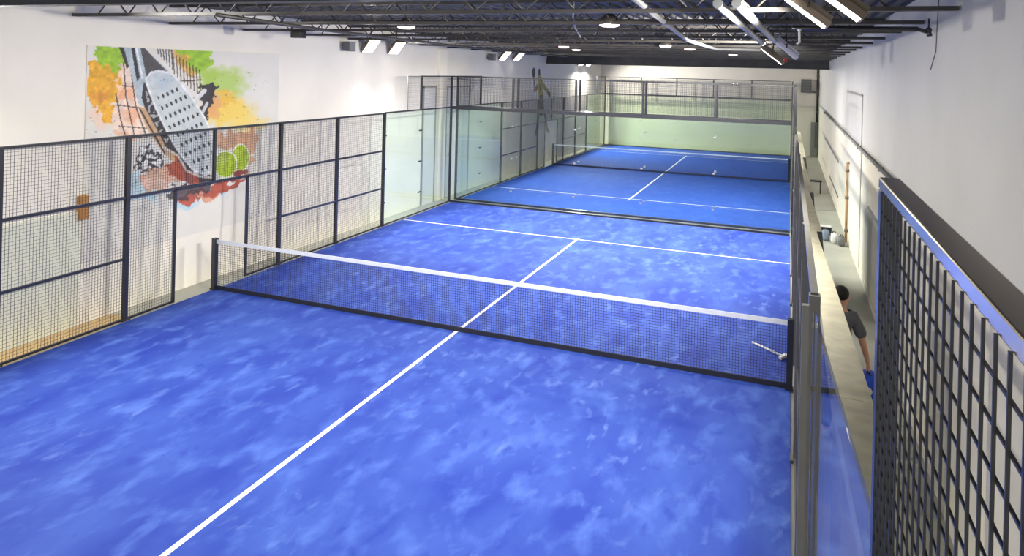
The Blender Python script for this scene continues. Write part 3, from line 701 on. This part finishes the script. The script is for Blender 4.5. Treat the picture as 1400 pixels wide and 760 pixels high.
    put(inpoly(a0, b0, [(228, 25), (243, 25), (268, 165), (256, 190), (246, 140)]), (64, 62, 64)); put(inpoly(a0, b0, [(268, 25), (290, 35), (392, 142), (320, 146), (298, 166)]), (84, 82, 82))
    put(dline(a0, b0, [(250, 25), (280, 170)]) < 4, (222, 224, 224))
    # rim
    put(inpoly(a0, b0, [(286, 185), (330, 260), (420, 440), (520, 590), (600, 612), (596, 650), (530, 652), (440, 575), (370, 470), (305, 350), (276, 260)]), (62, 60, 62))
    put((inpoly(a0, b0, [(292, 220), (320, 270), (400, 440), (390, 470), (310, 330)])) & (tex > .55), (190, 190, 188), .8)
    put(inpoly(a0, b0, [(262, 300), (292, 305), (385, 480), (440, 520), (428, 560), (368, 500), (300, 400)]), (196, 160, 122)); put(dline(a0, b0, [(268, 310), (380, 510)]) < 4, (48, 44, 44), .9)
    face = [(296, 172), (320, 145), (355, 138), (405, 148), (450, 192), (512, 272), (562, 352), (592, 425), (604, 500), (598, 580), (566, 608), (515, 592), (462, 530), (420, 465), (378, 385), (338, 300), (308, 222)]
    put(inpoly(a0, b0, face), (196, 202, 202), 1, .12); put(dline(a0, b0, face+face[:1]) < 4.5, (226, 228, 228), .9)
    soft(375, 185, 50, 35, (176, 192, 200), .8)
    inside = inpoly(a0, b0, [(330, 210), (440, 200), (500, 275), (548, 352), (580, 425), (594, 500), (586, 575), (560, 594), (520, 578), (470, 520), (395, 385)])
    for r in range(9):
        for c in range(9):
            cx = 352+r*17+c*21; cy = 262+r*44-c*10
            e = (((a0-cx)*.94+(b0-cy)*-.34)/5.2)**2+(((a0-cx)*.34+(b0-cy)*.94)/10.0)**2
            put((e < 1) & inside, (52, 52, 56), .95)
    blob([(388, 560), (430, 518), (470, 585), (540, 640), (470, 640), (420, 615)], (166, 82, 60), .95)
    put(dline(a0, b0, [(370, 480), (440, 520), (480, 590), (540, 615), (596, 620)]) < 5, (214, 206, 196), .9)
    # balls
    for cx, cy, rx, ry in ((724, 530, 40, 62), (655, 560, 54, 62)):
        e = np.hypot((a0-cx)/rx, (b0-cy)/ry); put(e < 1, (170, 194, 44), 1, .35); put((e > .9) & (e < 1.02), (236, 240, 220), .9); soft(cx-8, cy-18, rx*.5, ry*.4, (206, 220, 110), .5)
    blob([(690, 590), (740, 580), (735, 612), (690, 620)], (150, 60, 50), .9)
    sp = vnoise(a0/7, b0/7, 77); put((sp > .93) & (vnoise(a0/90, b0/90, 3) > .55), (120, 112, 104), .6)
    return C
def painted(name, parent, y0, y1, z0, z1, ny, nz, fn, x):
    Y, Z = np.meshgrid(np.linspace(y0, y1, ny), np.linspace(z0, z1, nz)); X = np.full(Y.shape, x)
    C = fn(Y, Z)/255.; C = np.clip(C, 0, 1); C = np.where(C <= .04045, C/12.92, ((C+.055)/1.055)**2.4)
    verts = np.stack([X-parent.location.x, Y-parent.location.y, Z-parent.location.z], -1).reshape(-1, 3)
    idx = np.arange(ny*nz).reshape(nz, ny); q = np.stack([idx[:-1, :-1], idx[:-1, 1:], idx[1:, 1:], idx[1:, :-1]], -1).reshape(-1, 4)
    me = bpy.data.meshes.new(name); me.from_pydata(verts.tolist(), [], q.tolist())
    at = me.color_attributes.new('paint', 'FLOAT_COLOR', 'POINT'); at.data.foreach_set('color', np.concatenate([C.reshape(-1, 3), np.ones((ny*nz, 1))], 1).astype(np.float32).ravel())
    mt = bpy.data.materials.new('mural_paint'); mt.use_nodes = True; nt = mt.node_tree; bs = nt.nodes['Principled BSDF']; bs.inputs['Roughness'].default_value = .7
    ca = nt.nodes.new('ShaderNodeVertexColor'); ca.layer_name = 'paint'; nt.links.new(ca.outputs[0], bs.inputs['Base Color']); me.materials.append(mt)
    o = bpy.data.objects.new(name, me); COL.objects.link(o); o.parent = parent; return o
XM = WL+.022
t = thing('wall_mural', 'large canvas mural of a padel racket and two green balls in colour splashes', 'mural', (WL, 0, 2.8))
bx(WL+.001, WL+.02, -2.27, 2.34, .95, 4.46).build('canvas', M['canvas'], t)
def f_art(Y, Z):
    u, v = project(np.full(Y.shape, XM), Y, Z); return art((u-110)*3.304, (v-55)*3.304)
painted('painting', t, -2.26, 2.33, .96, 4.45, 350, 260, f_art, XM)
t = thing('wall_mural', 'narrow wall mural of a leaping padel player in a yellow shirt', 'mural', (WL, 20.2, 2.8))
def f_player(Y, Z):
    C = np.empty(Y.shape+(3,)); C[:] = (226, 224, 220)
    def line(pts, r, col): C[dline(Y, Z, pts) < r] = col
    C[((Y-19.12)/.22)**2+((Z-4.14)/.22)**2 < 1] = (84, 82, 72)
    line([(19.14, 3.95), (19.30, 3.45)], .06, (70, 66, 60)); line([(19.85, 4.20), (19.9, 3.9)], .13, (70, 64, 60))
    line([(19.30, 3.38), (19.8, 3.55)], .12, (150, 120, 92)); line([(19.95, 3.75), (20.15, 3.1)], .30, (168, 160, 84)); line([(20.2, 3.7), (20.9, 3.35), (21.35, 3.16)], .13, (150, 140, 84))
    line([(21.3, 3.18), (21.42, 3.1)], .13, (70, 66, 62)); line([(20.0, 3.55), (20.1, 3.35)], .10, (96, 100, 54))
    line([(20.2, 2.88), (20.3, 2.45)], .28, (96, 96, 98)); line([(20.1, 2.4), (19.75, 1.9), (19.65, 1.5)], .10, (140, 112, 90)); line([(20.55, 2.5), (20.95, 1.95), (21.15, 1.55)], .10, (140, 112, 90))
    line([(19.6, 1.45), (19.75, 1.35)], .10, (80, 78, 74)); line([(21.15, 1.5), (21.35, 1.42)], .10, (120, 120, 80))
    return C
bx(WL+.001, WL+.012, 18.8, 21.75, 1.15, 4.40).build('panel', M['wall'], t)
painted('painting', t, 18.81, 21.74, 1.16, 4.39, 200, 220, f_player, WL+.014)

# ------------------------------------------------------------------ world, colour
w = bpy.data.worlds.new('world'); S.world = w; w.use_nodes = True
w.node_tree.nodes['Background'].inputs[0].default_value = (1, .99, .97, 1); w.node_tree.nodes['Background'].inputs[1].default_value = 1.0
S.view_settings.view_transform = 'Standard'; S.view_settings.look = 'None'; S.view_settings.gamma = 1; S.view_settings.exposure = 0
S.view_settings.use_curve_mapping = False
c = S.cycles; c.max_bounces = 16; c.transparent_max_bounces = 32; c.diffuse_bounces = 5; c.glossy_bounces = 6; c.sample_clamp_indirect = 8
c.use_denoising = True
